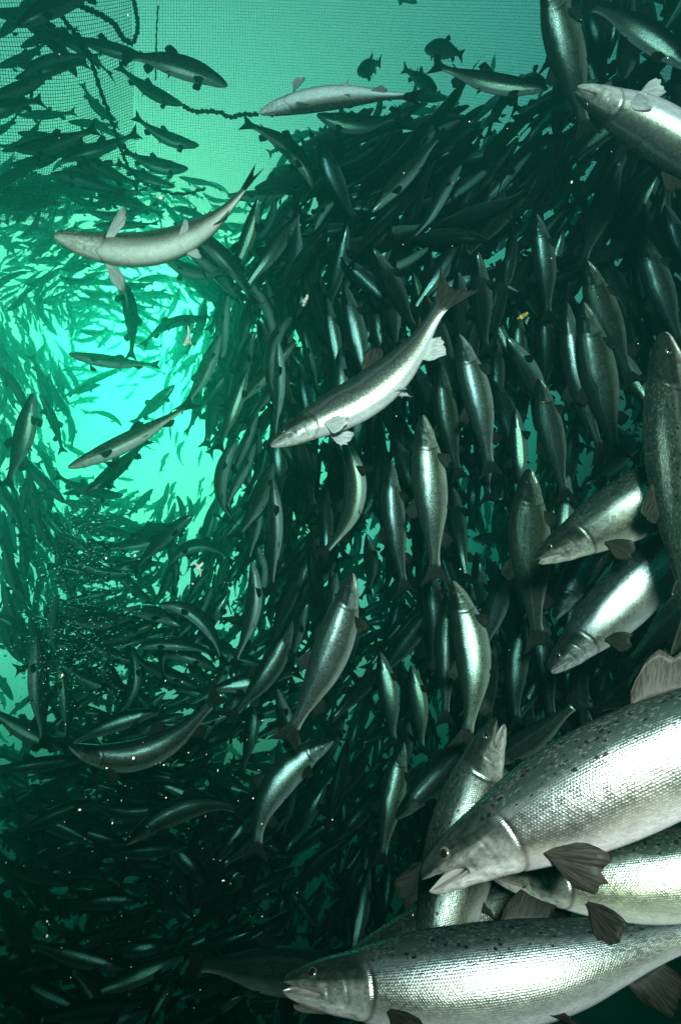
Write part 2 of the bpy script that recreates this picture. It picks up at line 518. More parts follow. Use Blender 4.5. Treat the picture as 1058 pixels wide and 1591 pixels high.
def fin_piece(name, base, tips, nrm, L, rows=6, thick=.0020, bow=0.0, ruff=0.0007):
    """A rayed fin: base and tip points per ray; a closed thin solid that thins to its edge."""
    n = len(base)
    q = np.linspace(0, 1, rows)
    G = base[:, None] + (tips - base)[:, None] * q[None, :, None]
    nrm = np.broadcast_to(nrm, (n, 3))
    G = G + nrm[:, None] * (bow * L * (q ** 2))[None, :, None]
    rr = (np.sin(np.arange(n) * 2.1) * ruff * L)[:, None] * q[None]
    G = G + nrm[:, None] * rr[..., None]
    th = (thick * (1 - 0.75 * q) * L)[None, :, None] * 0.5
    A = (G + nrm[:, None] * th).reshape(-1, 3)
    Bk = (G - nrm[:, None] * th).reshape(-1, 3)
    k = n * rows
    idx = np.arange(k).reshape(n, rows)
    fa = np.stack([idx[:-1, :-1], idx[1:, :-1], idx[1:, 1:], idx[:-1, 1:]], -1).reshape(-1, 4)
    fb = fa[:, ::-1] + k
    rim = np.concatenate([idx[:, 0][::-1], idx[0, 1:], idx[1:, -1], idx[-1, 1:-1][::-1]])
    r2 = np.roll(rim, -1)
    fr = np.stack([rim, r2, r2 + k, rim + k], 1)
    uv = np.stack([np.repeat(np.linspace(0, 1, n), rows), np.tile(q, n)], 1)
    return dict(name=name, v=np.vstack([A, Bk]), f=[*fa.tolist(), *fb.tolist(), *fr.tolist()], uv=np.vstack([uv, uv]),
                mouth=np.zeros(2 * k), groove=np.zeros(2 * k), mat=1)


def unit(v):
    return v / np.linalg.norm(v, axis=-1, keepdims=True)


def fins(sp, fat, rng, lod, spread_out=False):
    L = sp.L
    nr, rows = {2: (15, 7), 1: (8, 4), 0: (4, 2)}[lod]
    out = []
    jit = lambda n, a: 1 + (rng.random(n) - .5) * a

    def median(name, s0, s1, up, h0, h1, sweep0, sweep1):
        s = np.linspace(s0, s1, nr); q = np.linspace(0, 1, nr)
        p, t, d, b = sp.at(s)
        tp, bt, _ = section(np.clip(s, 0, .895), fat)
        o = (tp if up else bt) * 0.93 * (1 if up else -1)
        base = p + d * (o * L)[:, None]
        h = (h0 + (h1 - h0) * q) * np.minimum(1, 0.30 + 2.6 * q) * (1 - .25 * q ** 4) * jit(nr, .17)
        sw = sweep0 + (sweep1 - sweep0) * q
        tips = base + (d * (h * (1 if up else -1))[:, None] + t * (h * sw)[:, None]) * L
        lean = (rng.random() - .5) * .03
        out.append(fin_piece(name, base, tips, b, L, rows, bow=lean))

    median('dorsal_fin', 0.475, .575, True, .084, .034, .62, 1.2)
    median('anal_fin', .685, .765, False, .085, .036, .45, .9)
    if lod:
        s = np.array([.775, .783, .79]); p, t, d, b = sp.at(s)
        tp, _, _ = section(s, fat)
        base = p + d * (tp * .9 * L)[:, None]
        tips = base + (d * np.array([.020, .026, .022])[:, None] + t * np.array([.028, .034, .034])[:, None]) * L
        out.append(fin_piece('adipose_fin', base, tips, b, L, max(3, rows - 2), thick=.006, ruff=0))
    for side in (1, -1):
        for name, s0, s1, phi, ln0, ln1, dr in (('pectoral_fin', .200, .230, R(128), .140, .095, (.80, .26, -.36)), ('pelvic_fin', .515, .552, R(160), .082, .050, (.62, .50, -.62))):
            if lod == 0 and name == 'pelvic_fin' and side == -1:
                continue
            s = np.linspace(s0, s1, nr); q = np.linspace(0, 1, nr)
            base = surf_point(sp, s, phi, fat, side)
            mid = sp.at(s)[0]
            base = base + (mid - base) * .16
            _, t, d, b = sp.at(s)
            if spread_out:
                dr = (.30, 1.05, -.05) if name == 'pectoral_fin' else (.62, .85, -.1)
                ln0, ln1 = ln0 * 1.2, ln1 * 1.2
            spread = (rng.random() * .5 + .1) * (1 if lod else .6)
            k1 = dr[1] * (0.75 + spread)
            fold_ = (0.80 if name == 'pectoral_fin' else .45) * q * (-.7 if spread_out else 1)
            dirs = unit(t * (dr[0] + .12 - fold_)[:, None] + b * (side * k1 * .9) + d * (dr[2] + .18 - .9 * fold_)[:, None])
            ln = (ln0 + (ln1 - ln0) * q) * np.minimum(1, .55 + 2.2 * q) * (1 - .30 * q ** 4) * jit(nr, .15)
            tips = base + dirs * (ln * L)[:, None]
            nn = unit(np.cross(tips[-1] - tips[0] + 1e-9, dirs[nr // 2]))
            out.append(fin_piece(name, base, tips, nn, L, rows, bow=(rng.random() - .5) * .03))
    # tail
    nq = nr * 2 - 1 if lod else 7
    q = np.linspace(-1, 1, nq)
    s_b = np.full(nq, .872) + .012 * np.abs(q)
    p, t, d, b = sp.at(s_b)
    base = p + d * (q * .031 * fat * L)[:, None]
    end, te, de, be = sp.at(np.full(nq, .90))
    reach = (.066 + .048 * np.abs(q) ** 1.3) * jit(nq, .09)
    tips = end + (t * reach[:, None] + d * (q * .098)[:, None]) * L
    if lod:
        tips = tips + b * ((np.abs(q) - .5) * .012 * L * (rng.random() * 2 - 1))[:, None]
    out.append(fin_piece('tail_fin', base, tips, b, L, rows, thick=.007))
    return out


def eye_piece(sp, fat, side):
    s0, phi = .071, R(67)
    c = surf_point(sp, np.array([s0]), phi, fat, side)[0]
    a = surf_point(sp, np.array([s0 + .004]), phi, fat, side)[0] - c
    b2 = surf_point(sp, np.array([s0]), phi + .06, fat, side)[0] - c
    nn = np.cross(a, b2) * side
    nn /= np.linalg.norm(nn)
    mid = sp.at(np.array([s0]))[0][0]
    if nn @ (c - mid) < 0:
        nn = -nn
    a = unit(a); bb = np.cross(nn, a)
    r = .012 * sp.L
    nl, nm = 14, 24
    vs, fs, mats = [], [], []
    c = c - nn * r * .34
    th = np.linspace(0, np.pi * .55, nl)
    for i, t in enumerate(th):
        for j in range(nm):
            f = 2 * np.pi * j / nm
            vs.append(c + (a * np.cos(f) * np.sin(t) + bb * np.sin(f) * np.sin(t)) * r + nn * np.cos(t) * r * .72)
    for i in range(nl - 1):
        for j in range(nm):
            k = (j + 1) % nm
            fs.append([i * nm + j, (i + 1) * nm + j, (i + 1) * nm + k, i * nm + k])
            mats.append(2 if th[i] < .58 else 3)
    z = np.zeros(len(vs))
    return dict(name='eye', v=np.array(vs), f=fs, uv=np.zeros((len(vs), 2)), mouth=z, groove=z, mat=0, mats=mats)


MATS = [M_SKIN, M_FIN, M_PUPIL, M_IRIS, M_FIN_PALE]


def mesh_from(name, pieces, origin=None):
    """One mesh datablock out of one or more pieces (their vertices share one space)."""
    vs, fs, mi, uvs, mo, gr, o = [], [], [], [], [], [], 0
    for p in pieces:
        vs.append(p['v']); uvs.append(p['uv']); mo.append(p['mouth']); gr.append(p['groove'])
        fs += [[i + o for i in f] for f in p['f']] if o else p['f']
        mi += p.get('mats') or [p['mat']] * len(p['f'])
        o += len(p['v'])
    vs = np.vstack(vs); uvs = np.vstack(uvs)
    if origin is not None:
        vs = vs - origin
    return raw_mesh(name, vs, fs, mi, uvs, np.concatenate(mo), np.concatenate(gr))


def raw_mesh(name, vs, fs, mi, uvs, mo, gr):
    me = bpy.data.meshes.new(name)
    ln = np.array([len(f) for f in fs], dtype=np.int32)
    flat = np.fromiter((i for f in fs for i in f), dtype=np.int32, count=int(ln.sum()))
    return fill_mesh(me, vs, flat, ln, mi, uvs, mo, gr)


def fill_mesh(me, vs, flat, ln, mi, uvs, mo, gr, vary=None):
    me.vertices.add(len(vs)); me.vertices.foreach_set('co', np.asarray(vs, np.float32).ravel())
    me.loops.add(len(flat)); me.loops.foreach_set('vertex_index', flat)
    me.polygons.add(len(ln))
    me.polygons.foreach_set('loop_start', np.concatenate([[0], np.cumsum(ln)[:-1]]).astype(np.int32))
    me.polygons.foreach_set('loop_total', ln)
    used = sorted(set(int(x) for x in np.unique(mi)))
    for u in used:
        me.materials.append(MATS[u])
    lut = np.zeros(8, np.int32)
    for k, u in enumerate(used):
        lut[u] = k
    me.polygons.foreach_set('material_index', lut[np.asarray(mi, np.int32)])
    me.polygons.foreach_set('use_smooth', np.ones(len(ln), bool))
    uvl = me.uv_layers.new(name='body')
    uvl.data.foreach_set('uv', np.asarray(uvs, np.float32)[flat].ravel())
    for nm, arr in (('mouth', mo), ('groove', gr), ('vary', vary)):
        if arr is not None and len(arr) == len(vs) and np.any(arr):
            at = me.attributes.new(nm, 'FLOAT', 'POINT')
            at.data.foreach_set('value', np.asarray(arr, np.float32))
    me.update()
    me.validate()
    return me


def link(name, data, parent=None, loc=None):
    o = bpy.data.objects.new(name, data)
    COL.objects.link(o)
    if loc is not None:
        o.location = tuple(loc)
    if parent is not None:
        o.parent = parent
    return o


def tag(o, label=None, cat=None, group=None, kind=None):
    for k, v in (('label', label), ('category', cat), ('group', group), ('kind', kind)):
        if v:
            o[k] = v
    return o


FISH_GROUP = 'salmon circling in the net pen'


# ------------------------------------------------------------------ placing a salmon where the photograph shows it
def place_line(head, tail, L, k):
    """Distances of snout and tail along their lines of sight so that they are L apart, the tail k*L farther off."""
    rh, rt = ray(*head), ray(*tail)
    lo, hi = 0.05, 60.0
    for _ in range(60):
        d = (lo + hi) / 2
        dt = max(0.02, d + k * L)
        if np.linalg.norm(rh * d - rt * dt) < L:
            lo = d
        else:
            hi = d
    return d, max(0.02, d + k * L)


def hero_spine(h):
    L = h.get('L', .75); k = h.get('k', 0.0)
    head, tail = h['a'], h['b']
    dh, dt = place_line(head, tail, L, k)
    A, C = ray(*head) * dh, ray(*tail) * dt
    mid = h.get('m')
    Mp = (A + C) / 2
    if mid:
        rm = ray(*mid)
        Mp = rm * (np.linalg.norm((A + C) / 2))
    Bz = 2 * Mp - (A + C) / 2
    t = np.linspace(0, 1, 60)[:, None]
    pts = (1 - t) ** 2 * A + 2 * t * (1 - t) * Bz + t ** 2 * C
    if 'pts' in h:                                        # a centreline read off in more places
        q = np.array(h['pts'], float)
        sq = np.concatenate([[0], np.cumsum(np.linalg.norm(np.diff(q, axis=0), axis=1))]); sq /= sq[-1]
        tt = np.linspace(0, 1, 60)
        qx, qy = smooth_interp(tt, sq, q[:, 0]), smooth_interp(tt, sq, q[:, 1])
        pts = np.array([ray(a, b) * (dh + (dt - dh) * c) for a, b, c in zip(qx, qy, tt)])
        ker = np.ones(7) / 7
        sm = np.stack([np.convolve(np.pad(pts[:, k_], 3, mode='reflect', reflect_type='odd'), ker, 'valid') for k_ in range(3)], 1)
        pts = sm
    right, up, back = CR[:, 0], CR[:, 1], CR[:, 2]
    dx, dy, dc = h['d']
    vw = unit(Mp)
    right = unit(right - (right @ vw) * vw)
    up = np.cross(right, vw)
    dor = right * dx - up * dy - vw * dc          # dc > 0: the back faces the camera
    ax = unit(C - A)
    wob = h.get('w', 0.0)
    if wob:                                               # a swimming S in the fish's own side-to-side plane
        d0 = unit(dor - (dor @ ax) * ax); b0 = np.cross(ax, d0)
        pts = pts + b0 * (np.sin(t * 2 * np.pi) * wob * L * t)
    return Spine(pts, dor), dh, dt


def build_hero(h, lod):
    sp, dh, dt = hero_spine(h)
    fat = h.get('fat', 1.0)
    rng = np.random.default_rng(int(h['a'][0] * 7 + h['a'][1]))
    n_s, m = {3: (150, 96), 2: (84, 56), 1: (40, 26)}[lod]
    body = body_piece(sp, fat, n_s, m, h.get('gape', 0.03), lod >= 2)
    org = sp.at(np.array([.45]))[0][0]
    root = link('salmon', mesh_from('salmon', [body], org), None, org)
    tag(root, h['t'], 'fish', FISH_GROUP)
    for p in fins(sp, fat, rng, 2 if lod >= 2 else 1, h.get('spread', False)):
        if h.get('pale') and p['name'] in h['pale']:
            p['mat'] = 4
        link(p['name'], mesh_from(p['name'], [p], org), root)
    if lod >= 2:
        for side in (1, -1):
            e = eye_piece(sp, fat, side)
            link('eye', mesh_from('eye', [e], org), root)
    return root, sp, dh, dt

# ------------------------------------------------------------------ the salmon one can tell apart in the photograph
# a = snout, b = tail fork, m = the middle of the body (photograph pixels); d = where the back points (right, down, to us); L metres; k = how much farther the tail is
PALE_FINS = ('pectoral_fin', 'pelvic_fin', 'anal_fin')
HEROES = [
    # the big ones lit white at the lower right
    dict(t='largest salmon, open-mouthed, spotted back, dark pectoral fin spread below its gill cover', a=(655, 1366), b=(1560, 985), m=(1075, 1150), d=(-.35, -.9, .05), L=.80, k=.02, gape=.19, lod=3, fat=.90),
    dict(t='large salmon partly under the largest one, brownish fin hanging over the lowest salmon', a=(762, 1356), b=(1470, 1240), m=(1085, 1350), d=(-.05, -1, .0), L=.80, k=.0, lod=3, fat=.9),
    dict(t='lowest large silver salmon with a dense band of black spots under the whole crowd', a=(440, 1527), b=(1195, 1408), m=(800, 1506), d=(-.1, -1, -.08), L=.92, k=.0, gape=.10, lod=3, fat=.88),
    dict(t='upright salmon with gaping mouth behind the snout of the largest salmon', a=(772, 1118), b=(655, 1700), m=(702, 1370), d=(-1, -.15, .15), L=.78, k=-.05, gape=.20, lod=3),
    dict(t='bluish salmon back showing between the lowest salmon and the upright gaping one', a=(455, 1560), b=(960, 1290), m=(690, 1455), d=(-.5, -.8, .1), L=.86, k=.15, lod=2, fat=.9),
    dict(t='dim striped salmon lying level behind the snout of the lowest large salmon', a=(570, 1518), b=(285, 1497), m=(430, 1506), d=(0, -1, -.1), L=1.0, k=.5, lod=2, fat=.95),
    dict(t='dark murky salmon head pointing up against the snout of the lowest large salmon', a=(443, 1520), b=(425, 1800), m=(436, 1650), d=(.6, 0, .8), L=.72, k=-.15, lod=2),
    dict(t='spotted silver salmon with clear eye, nosing out of the right edge above the gleaming one', a=(832, 870), b=(1290, 600), m=(1040, 752), d=(-.5, -.86, .12), L=.84, k=.0, gape=.08, lod=3),
    dict(t='gleaming silver salmon with a broad white glare, head down, under the spotted clear-eyed one', a=(853, 1043), b=(1150, 735), m=(995, 900), d=(-.7, -.7, .05), L=.86, k=.05, gape=.06, lod=3),
    dict(t='upright olive salmon with spots all over its flank, cut by the right edge', a=(1030, 516), b=(1078, 1010), m=(1052, 740), d=(-.75, 0, .75), L=.76, k=-.05, lod=3, gape=.05),
    dict(t='dark blue salmon hanging head up with glinting scales, crossed by the pale-bellied snout', a=(845, -40), b=(912, 215), m=(882, 95), d=(-.8, 0, 0.18), L=.72, k=.1, lod=2, fat=1.12),
    dict(t='pale-bellied salmon rolled over, snout up, crossing the dark blue one near the surface', a=(893, 141), b=(1215, 345), m=(1035, 215), d=(-.45, .75, -.35), L=.74, k=.0, lod=2, gape=.12, pale=PALE_FINS),
    dict(t='white belly-up salmon with all paired fins spread, arched under the bright net', a=(84, 366), b=(400, 262), pts=[(84, 366), (150, 384), (235, 386), (315, 356), (365, 312), (400, 262)], spread=True, d=(-.05, -.12, -1), L=.75, k=.05, lod=2, fat=1.2, pale=PALE_FINS),
    dict(t='long pale-bellied salmon in mid-water, head low, tail up, with a pink gill slit', a=(420, 692), b=(712, 438), pts=[(420, 692), (490, 655), (578, 605), (642, 545), (685, 475), (712, 438)], d=(-.55, -.6, -.42), L=.78, k=.06, lod=2, fat=.86, pale=PALE_FINS),
    dict(t='brown-bellied salmon level below the bright net with its small fins up', a=(403, 176), b=(655, 152), m=(520, 152), d=(0, .45, -.85), L=.72, k=.0, lod=2, fat=.82, pale=PALE_FINS),
    dict(t='silver salmon hanging in mid-water, belly line bright, right above the arched lower salmon', a=(547, 890), b=(440, 1158), m=(512, 1015), d=(-.85, -.25, .30), L=.74, k=.05, lod=2, fat=1.0),
    dict(t='silver salmon with a curved white glare, tail just over the upright gaping one', a=(702, 903), b=(718, 1165), m=(734, 1030), d=(-.9, 0, .05), L=.74, k=.0, lod=2),
    dict(t='silver salmon standing straight up with a hard white glare down its belly', a=(656, 645), b=(677, 908), m=(668, 770), d=(-.9, 0, .2), L=.74, k=.05, lod=2, fat=.95),
    dict(t='salmon with forked tail fanned wide and sparkling shoulder, right of the pale-bellied diver', a=(712, 520), b=(763, 742), m=(742, 625), d=(-.75, 0, 0.22), L=.74, k=.05, lod=2, fat=.95),
    dict(t='dark teal salmon tucked behind the one with the wide fanned tail', a=(684, 565), b=(716, 748), m=(694, 655), d=(-.7, 0, 0.24), L=.74, k=.05, lod=1, fat=.95),
    dict(t='broad blue-green salmon with its tail fan beside the upright olive one', a=(910, 405), b=(985, 600), m=(940, 495), d=(-.6, .1, 0.30), L=.72, k=.1, lod=2, fat=1.1),
    dict(t='salmon with a bright belly edge, directly left of the broad blue-green one', a=(832, 333), b=(851, 502), m=(846, 420), d=(-.8, 0, 0.20), L=.72, k=.1, lod=2),
    dict(t='silver-shouldered salmon below the tail of the bright-edged one', a=(842, 478), b=(838, 625), m=(848, 550), d=(-.8, 0, .3), L=.72, k=.1, lod=1),
    dict(t='blue salmon with pale tail spread, above the spotted clear-eyed snout', a=(836, 588), b=(880, 780), m=(856, 675), d=(-.6, 0, 0.30), L=.72, k=.05, lod=2, fat=.98),
    dict(t='large scaly silver salmon behind the tail of the broad blue-green one', a=(905, 470), b=(960, 718), m=(930, 590), d=(-.8, 0, .3), L=.86, k=.1, lod=2, fat=1.05),
    dict(t='narrow salmon with a sparkling edge, left against the large scaly silver one', a=(880, 470), b=(940, 715), m=(898, 590), d=(-.8, 0, 0.20), L=.88, k=.1, lod=1, fat=.7),
    dict(t='small pale snout poking out left of the silver-shouldered salmon', a=(787, 525), b=(860, 660), m=(818, 575), d=(-.7, .5, -.3), L=.74, k=.3, lod=1),
    dict(t='slim silver salmon hanging left of the one with the hard white glare', a=(607, 715), b=(632, 925), m=(612, 815), d=(-.9, 0, .25), L=.76, k=.05, lod=1, fat=.82),
    dict(t='salmon bent to a hook with its tail swung low, left of the slim silver one', a=(533, 678), b=(492, 868), m=(549, 782), d=(-.8, 0, -.45), L=.70, k=.05, lod=1, fat=.8),
    dict(t='salmon with broken glare along its belly, under the tail of the straight one', a=(662, 880), b=(668, 1048), m=(676, 960), d=(-.9, 0, .3), L=.72, k=.05, lod=1, fat=1.0),
    dict(t='narrow salmon standing behind the curved-glare one, only its left side showing', a=(694, 920), b=(692, 1130), m=(693, 1030), d=(-.9, 0, .2), L=.80, k=.05, lod=1, fat=.8),
    dict(t='left of two short upright salmon with pale bellies in the dark water', a=(590, 1013), b=(612, 1165), m=(604, 1085), d=(-.8, .0, -.1), L=.68, k=.1, lod=1, fat=1.05),
    dict(t='right of two short upright salmon with pale bellies in the dark water', a=(639, 1033), b=(655, 1175), m=(650, 1100), d=(-.8, .0, -.2), L=.68, k=.1, lod=1, fat=1.05),
    dict(t='dark salmon curving down just left of the upright gaping one', a=(627, 1153), b=(592, 1350), m=(607, 1245), d=(-.9, -.1, .2), L=.74, k=.05, lod=2, fat=1.0),
    dict(t='salmon arched like a bow, snout up, in the black water below mid-frame', a=(518, 1150), b=(398, 1338), m=(428, 1222), d=(-.8, -.6, .1), L=.72, k=.05, lod=2, fat=1.05),
    dict(t='green-backed salmon slanting up, between the mid-water silver one and the murk', a=(453, 963), b=(352, 1120), m=(415, 1045), d=(-.75, -.5, .2), L=.74, k=.05, lod=1, fat=.95),
    dict(t='long green salmon with a bright lower edge, tail curled up, over the dark floor', a=(108, 1158), b=(345, 1072), m=(232, 1166), d=(-.1, -.95, .25), L=.78, k=.0, lod=2, fat=.85),
    dict(t='green salmon with a pale lower edge, tail bent down, beside the bow-arched one', a=(195, 1312), b=(385, 1268), m=(300, 1252), d=(-.3, -.9, .3), L=.76, k=.0, lod=2, fat=.9),
    dict(t='dark green salmon slanting down left of the pale-edged bent one', a=(146, 1243), b=(0, 1308), m=(78, 1270), d=(-.1, -.95, .3), L=.74, k=.0, lod=1, fat=.9),
    dict(t='dark green salmon sagging level between two bright-edged ones near the floor', a=(255, 1250), b=(130, 1240), m=(195, 1262), d=(0, -.95, .25), L=.72, k=.05, lod=1, fat=.95),
    dict(t='large dark-backed salmon with its tail fan right under the spotted snout', a=(822, 728), b=(838, 1012), m=(822, 860), d=(-.6, 0, 0.30), L=.84, k=.08, lod=2, fat=1.12),
    dict(t='left of two salmon tails hanging below the broad dark tail fan', a=(815, 960), b=(806, 1135), m=(800, 1050), d=(-.9, 0, .1), L=.80, k=.05, lod=1),
    dict(t='right of two salmon tails hanging below the broad dark tail fan', a=(838, 945), b=(862, 1130), m=(846, 1040), d=(-.9, 0, .3), L=.80, k=.05, lod=1),
    dict(t='dull salmon face between the gleaming one and the spotted clear-eyed one', a=(861, 962), b=(1010, 770), m=(930, 850), d=(-.7, -.7, .2), L=.82, k=.1, lod=2),
    dict(t='black salmon with a raised tail fan just above the back of the largest one', a=(760, 1190), b=(905, 1085), m=(835, 1140), d=(-.5, -.8, .3), L=.70, k=-.5, lod=1, fat=.9),
    dict(t='yellowish dark salmon flank at the right edge under the gleaming one', a=(1120, 880), b=(965, 1040), m=(1040, 965), d=(.6, .2, .8), L=.72, k=.3, lod=1, fat=1.15),
    dict(t='short pale salmon lying level in the dark gap left of the broad dark tail', a=(734, 838), b=(800, 834), m=(765, 836), d=(0, -.9, -.3), L=.68, k=.6, lod=1, fat=1.1),
    dict(t='pale salmon flank sliver just over the spotted snout\'s back', a=(905, 755), b=(1000, 690), m=(950, 725), d=(-.5, -.7, -.3), L=.74, k=.3, lod=1),
    dict(t='blue-backed salmon at the right edge above the upright olive one', a=(996, 365), b=(1062, 545), m=(1025, 452), d=(-.7, .1, 0.24), L=.72, k=.05, lod=2, fat=1.05),
    dict(t='salmon sliver with bright yellow-white belly behind the blue-backed one', a=(985, 395), b=(1035, 545), m=(1005, 470), d=(-.9, .1, .1), L=.76, k=.1, lod=1),
    dict(t='salmon at the right edge below the pale-bellied rolled one', a=(1032, 318), b=(1090, 470), m=(1058, 392), d=(-.8, 0, .3), L=.72, k=.1, lod=1),
    dict(t='small bright-edged salmon hanging under the rolled pale-bellied one', a=(882, 268), b=(915, 348), m=(902, 308), d=(-.8, 0, .4), L=.66, k=.4, lod=1),
    dict(t='brown-tailed salmon turning away under the black corner', a=(1075, 40), b=(968, 165), m=(1020, 100), d=(-.5, -.4, .7), L=.72, k=-.2, lod=1, fat=1.0),
    dict(t='long dark salmon level with a yellow sheen, snout against the dark blue one', a=(852, 137), b=(668, 98), m=(765, 128), d=(0, -.9, -.4), L=.74, k=.05, lod=1, fat=.75),
    dict(t='black-backed salmon along the top right corner with a green rim', a=(1075, 110), b=(900, 5), m=(985, 40), d=(.3, -.9, -.2), L=.74, k=.1, lod=1, fat=.9),
    # dark shapes against the bright net
    dict(t='largest dark salmon against the bright net, pale snout to the right', a=(354, 134), b=(185, 88), m=(272, 100), d=(.1, -.9, -.5), L=.70, k=.0, lod=1, fat=1.0),
    dict(t='dark salmon trailing behind the largest dark one, close to the hanging rope', a=(232, 92), b=(95, 52), m=(160, 72), d=(.1, -.9, -.5), L=.72, k=.1, lod=1, fat=.8),
    dict(t='dark salmon nosing the sagging rope, beneath the largest dark one', a=(285, 163), b=(182, 100), m=(233, 140), d=(.1, -.9, -.5), L=.68, k=.0, lod=1, fat=.95),
    dict(t='dark salmon alone on the bright net, tail at the seam rope', a=(310, 226), b=(208, 178), m=(256, 212), d=(.1, -.9, -.4), L=.68, k=.0, lod=1, fat=.95),
    dict(t='dark salmon whose back fin touches the seam, below the lone one', a=(293, 262), b=(190, 232), m=(243, 256), d=(.1, -.9, -.4), L=.68, k=.0, lod=1, fat=1.1),
    dict(t='dark slim salmon just under the one at the seam', a=(273, 290), b=(180, 250), m=(228, 277), d=(.1, -.9, -.4), L=.70, k=.1, lod=1, fat=.85),
    dict(t='dark salmon slanting down between the two hanging ropes', a=(182, 187), b=(128, 128), m=(150, 165), d=(.3, -.8, -.4), L=.68, k=.1, lod=1, fat=1.05),
    dict(t='black salmon close under the brown-bellied level one', a=(492, 178), b=(625, 176), m=(560, 192), d=(0, -.9, -.3), L=.74, k=.1, lod=1, fat=1.0),
    dict(t='salmon drooping from the rope end with a brown belly', a=(486, 292), b=(375, 190), m=(452, 232), d=(.4, -.8, -.5), L=.70, k=.1, lod=1, fat=.9),
    dict(t='dark salmon with a glittering right edge and pale tail, below the brown-bellied one', a=(496, 215), b=(558, 350), m=(520, 285), d=(-.8, 0, 0.20), L=.72, k=.1, lod=1, fat=1.15),
    dict(t='round dark salmon seen head-on with fins out, alone before the net', a=(556, 112), b=(592, 96), m=(574, 104), d=(.1, -1, 0), L=.66, k=.94, lod=1, fat=1.05),
    dict(t='plump dark salmon seen nearly head-on, largest of the head-on ones under the net', a=(660, 78), b=(720, 88), m=(690, 76), d=(0, -1, 0), L=.66, k=.85, lod=1, fat=1.1),
    dict(t='dark head-on salmon with tail raised left, below the plump head-on one', a=(678, 140), b=(625, 105), m=(655, 125), d=(.1, -1, 0), L=.66, k=.8, lod=1),
    dict(t='black head-on salmon overlapping the long yellow-sheened one', a=(765, 112), b=(768, 84), m=(766, 96), d=(.3, -1, 0), L=.64, k=.9, lod=1),
    dict(t='salmon tip dipping into view over the bright net from above', a=(648, 5), b=(570, -45), m=(612, -16), d=(0, -1, -.3), L=.68, k=.1, lod=1),
    # on the left, before the bright opening
    dict(t='dark salmon with a brown belly, level above the bright opening', a=(107, 550), b=(250, 567), m=(175, 562), d=(0, -.6, -.8), L=.72, k=.05, lod=1, fat=.85),
    dict(t='brown-bellied salmon slanting up across the bright opening', a=(106, 727), b=(305, 622), m=(205, 682), d=(-.4, -.5, -.8), L=.74, k=.05, lod=1, fat=.72),
    dict(t='dark salmon just under the brown-bellied slanting one, snout low', a=(132, 768), b=(232, 680), m=(183, 727), d=(-.5, -.7, -.3), L=.74, k=.15, lod=1, fat=.8),
    dict(t='dark salmon over the bright opening, behind the tail of the brown-bellied one', a=(272, 598), b=(205, 660), m=(243, 625), d=(-.5, -.7, -.3), L=.72, k=.2, lod=1, fat=.95),
    dict(t='dark salmon looped down at the upper edge of the bright opening', a=(178, 425), b=(203, 560), m=(203, 480), d=(.8, -.3, -.4), L=.74, k=.05, lod=1, fat=.8),
    dict(t='brown-bellied salmon curved like a hook above the bright opening', a=(322, 496), b=(222, 540), m=(262, 504), d=(-.2, -.7, -.7), L=.72, k=.05, lod=1, fat=.75),
    dict(t='large dark salmon hanging at the left edge beside the bright opening', a=(52, 610), b=(10, 760), m=(36, 680), d=(-.8, -.2, -.3), L=.72, k=.05, lod=1, fat=.95),
    dict(t='dark salmon bent down by the left edge, close to the large hanging one', a=(62, 612), b=(98, 705), m=(84, 655), d=(.8, -.3, -.3), L=.70, k=.2, lod=1, fat=.7),
    dict(t='slender lit salmon standing left of the pale-bellied diver\'s snout', a=(432, 530), b=(424, 690), m=(434, 605), d=(-.6, 0, -.75), L=.76, k=.1, lod=1, fat=.62),
    dict(t='slender lit salmon leaning behind the pale-bellied diver\'s head', a=(472, 515), b=(498, 618), m=(482, 565), d=(-.7, 0, -.6), L=.72, k=.1, lod=1, fat=.8),
    dict(t='straight slender salmon with a pale belly line, left of the hooked one', a=(424, 742), b=(420, 925), m=(428, 830), d=(-.7, 0, -.65), L=.76, k=.1, lod=1, fat=.65),
    dict(t='slender pale-bellied salmon tapering down, left of the mid-water silver one', a=(391, 873), b=(358, 1040), m=(392, 950), d=(-.7, 0, -.6), L=.74, k=.1, lod=1, fat=.78),
    dict(t='salmon arched over with brown belly, right of the bubble plume', a=(262, 878), b=(365, 878), m=(312, 846), d=(-.2, -.8, -.55), L=.72, k=.05, lod=1, fat=.85),
    dict(t='lower arched brown-bellied salmon, tail drooping right of the bubble plume', a=(248, 940), b=(348, 1035), m=(312, 962), d=(.2, -.8, -.5), L=.74, k=.05, lod=1, fat=.8),
    dict(t='level green salmon with brown belly under the two arched ones', a=(214, 1008), b=(338, 1022), m=(278, 1000), d=(0, -.8, -.5), L=.72, k=.05, lod=1, fat=.85),
    dict(t='salmon bent like a sickle below the bubble plume', a=(205, 1012), b=(160, 1128), m=(204, 1075), d=(-.8, -.3, -.4), L=.72, k=.05, lod=1, fat=.8),
    dict(t='short pale-bellied salmon left of the slim silver one\'s tail', a=(570, 830), b=(572, 925), m=(576, 875), d=(-.8, 0, -.4), L=.64, k=.4, lod=1, fat=1.1),
    dict(t='dark salmon with forked tail down, hanging in the lower bright opening', a=(58, 990), b=(70, 1165), m=(62, 1075), d=(.8, 0, -.5), L=.74, k=.05, lod=1, fat=.9),
    dict(t='dark salmon bent at the lower bright opening, right of the fork-tailed one', a=(90, 1030), b=(102, 1160), m=(104, 1090), d=(.8, 0, -.4), L=.74, k=.05, lod=1, fat=.8),
    dict(t='dark salmon crossing low left in front of the lower bright opening', a=(100, 1165), b=(-30, 1090), m=(38, 1135), d=(.3, -.9, -.2), L=.76, k=-.05, lod=1, fat=.85),
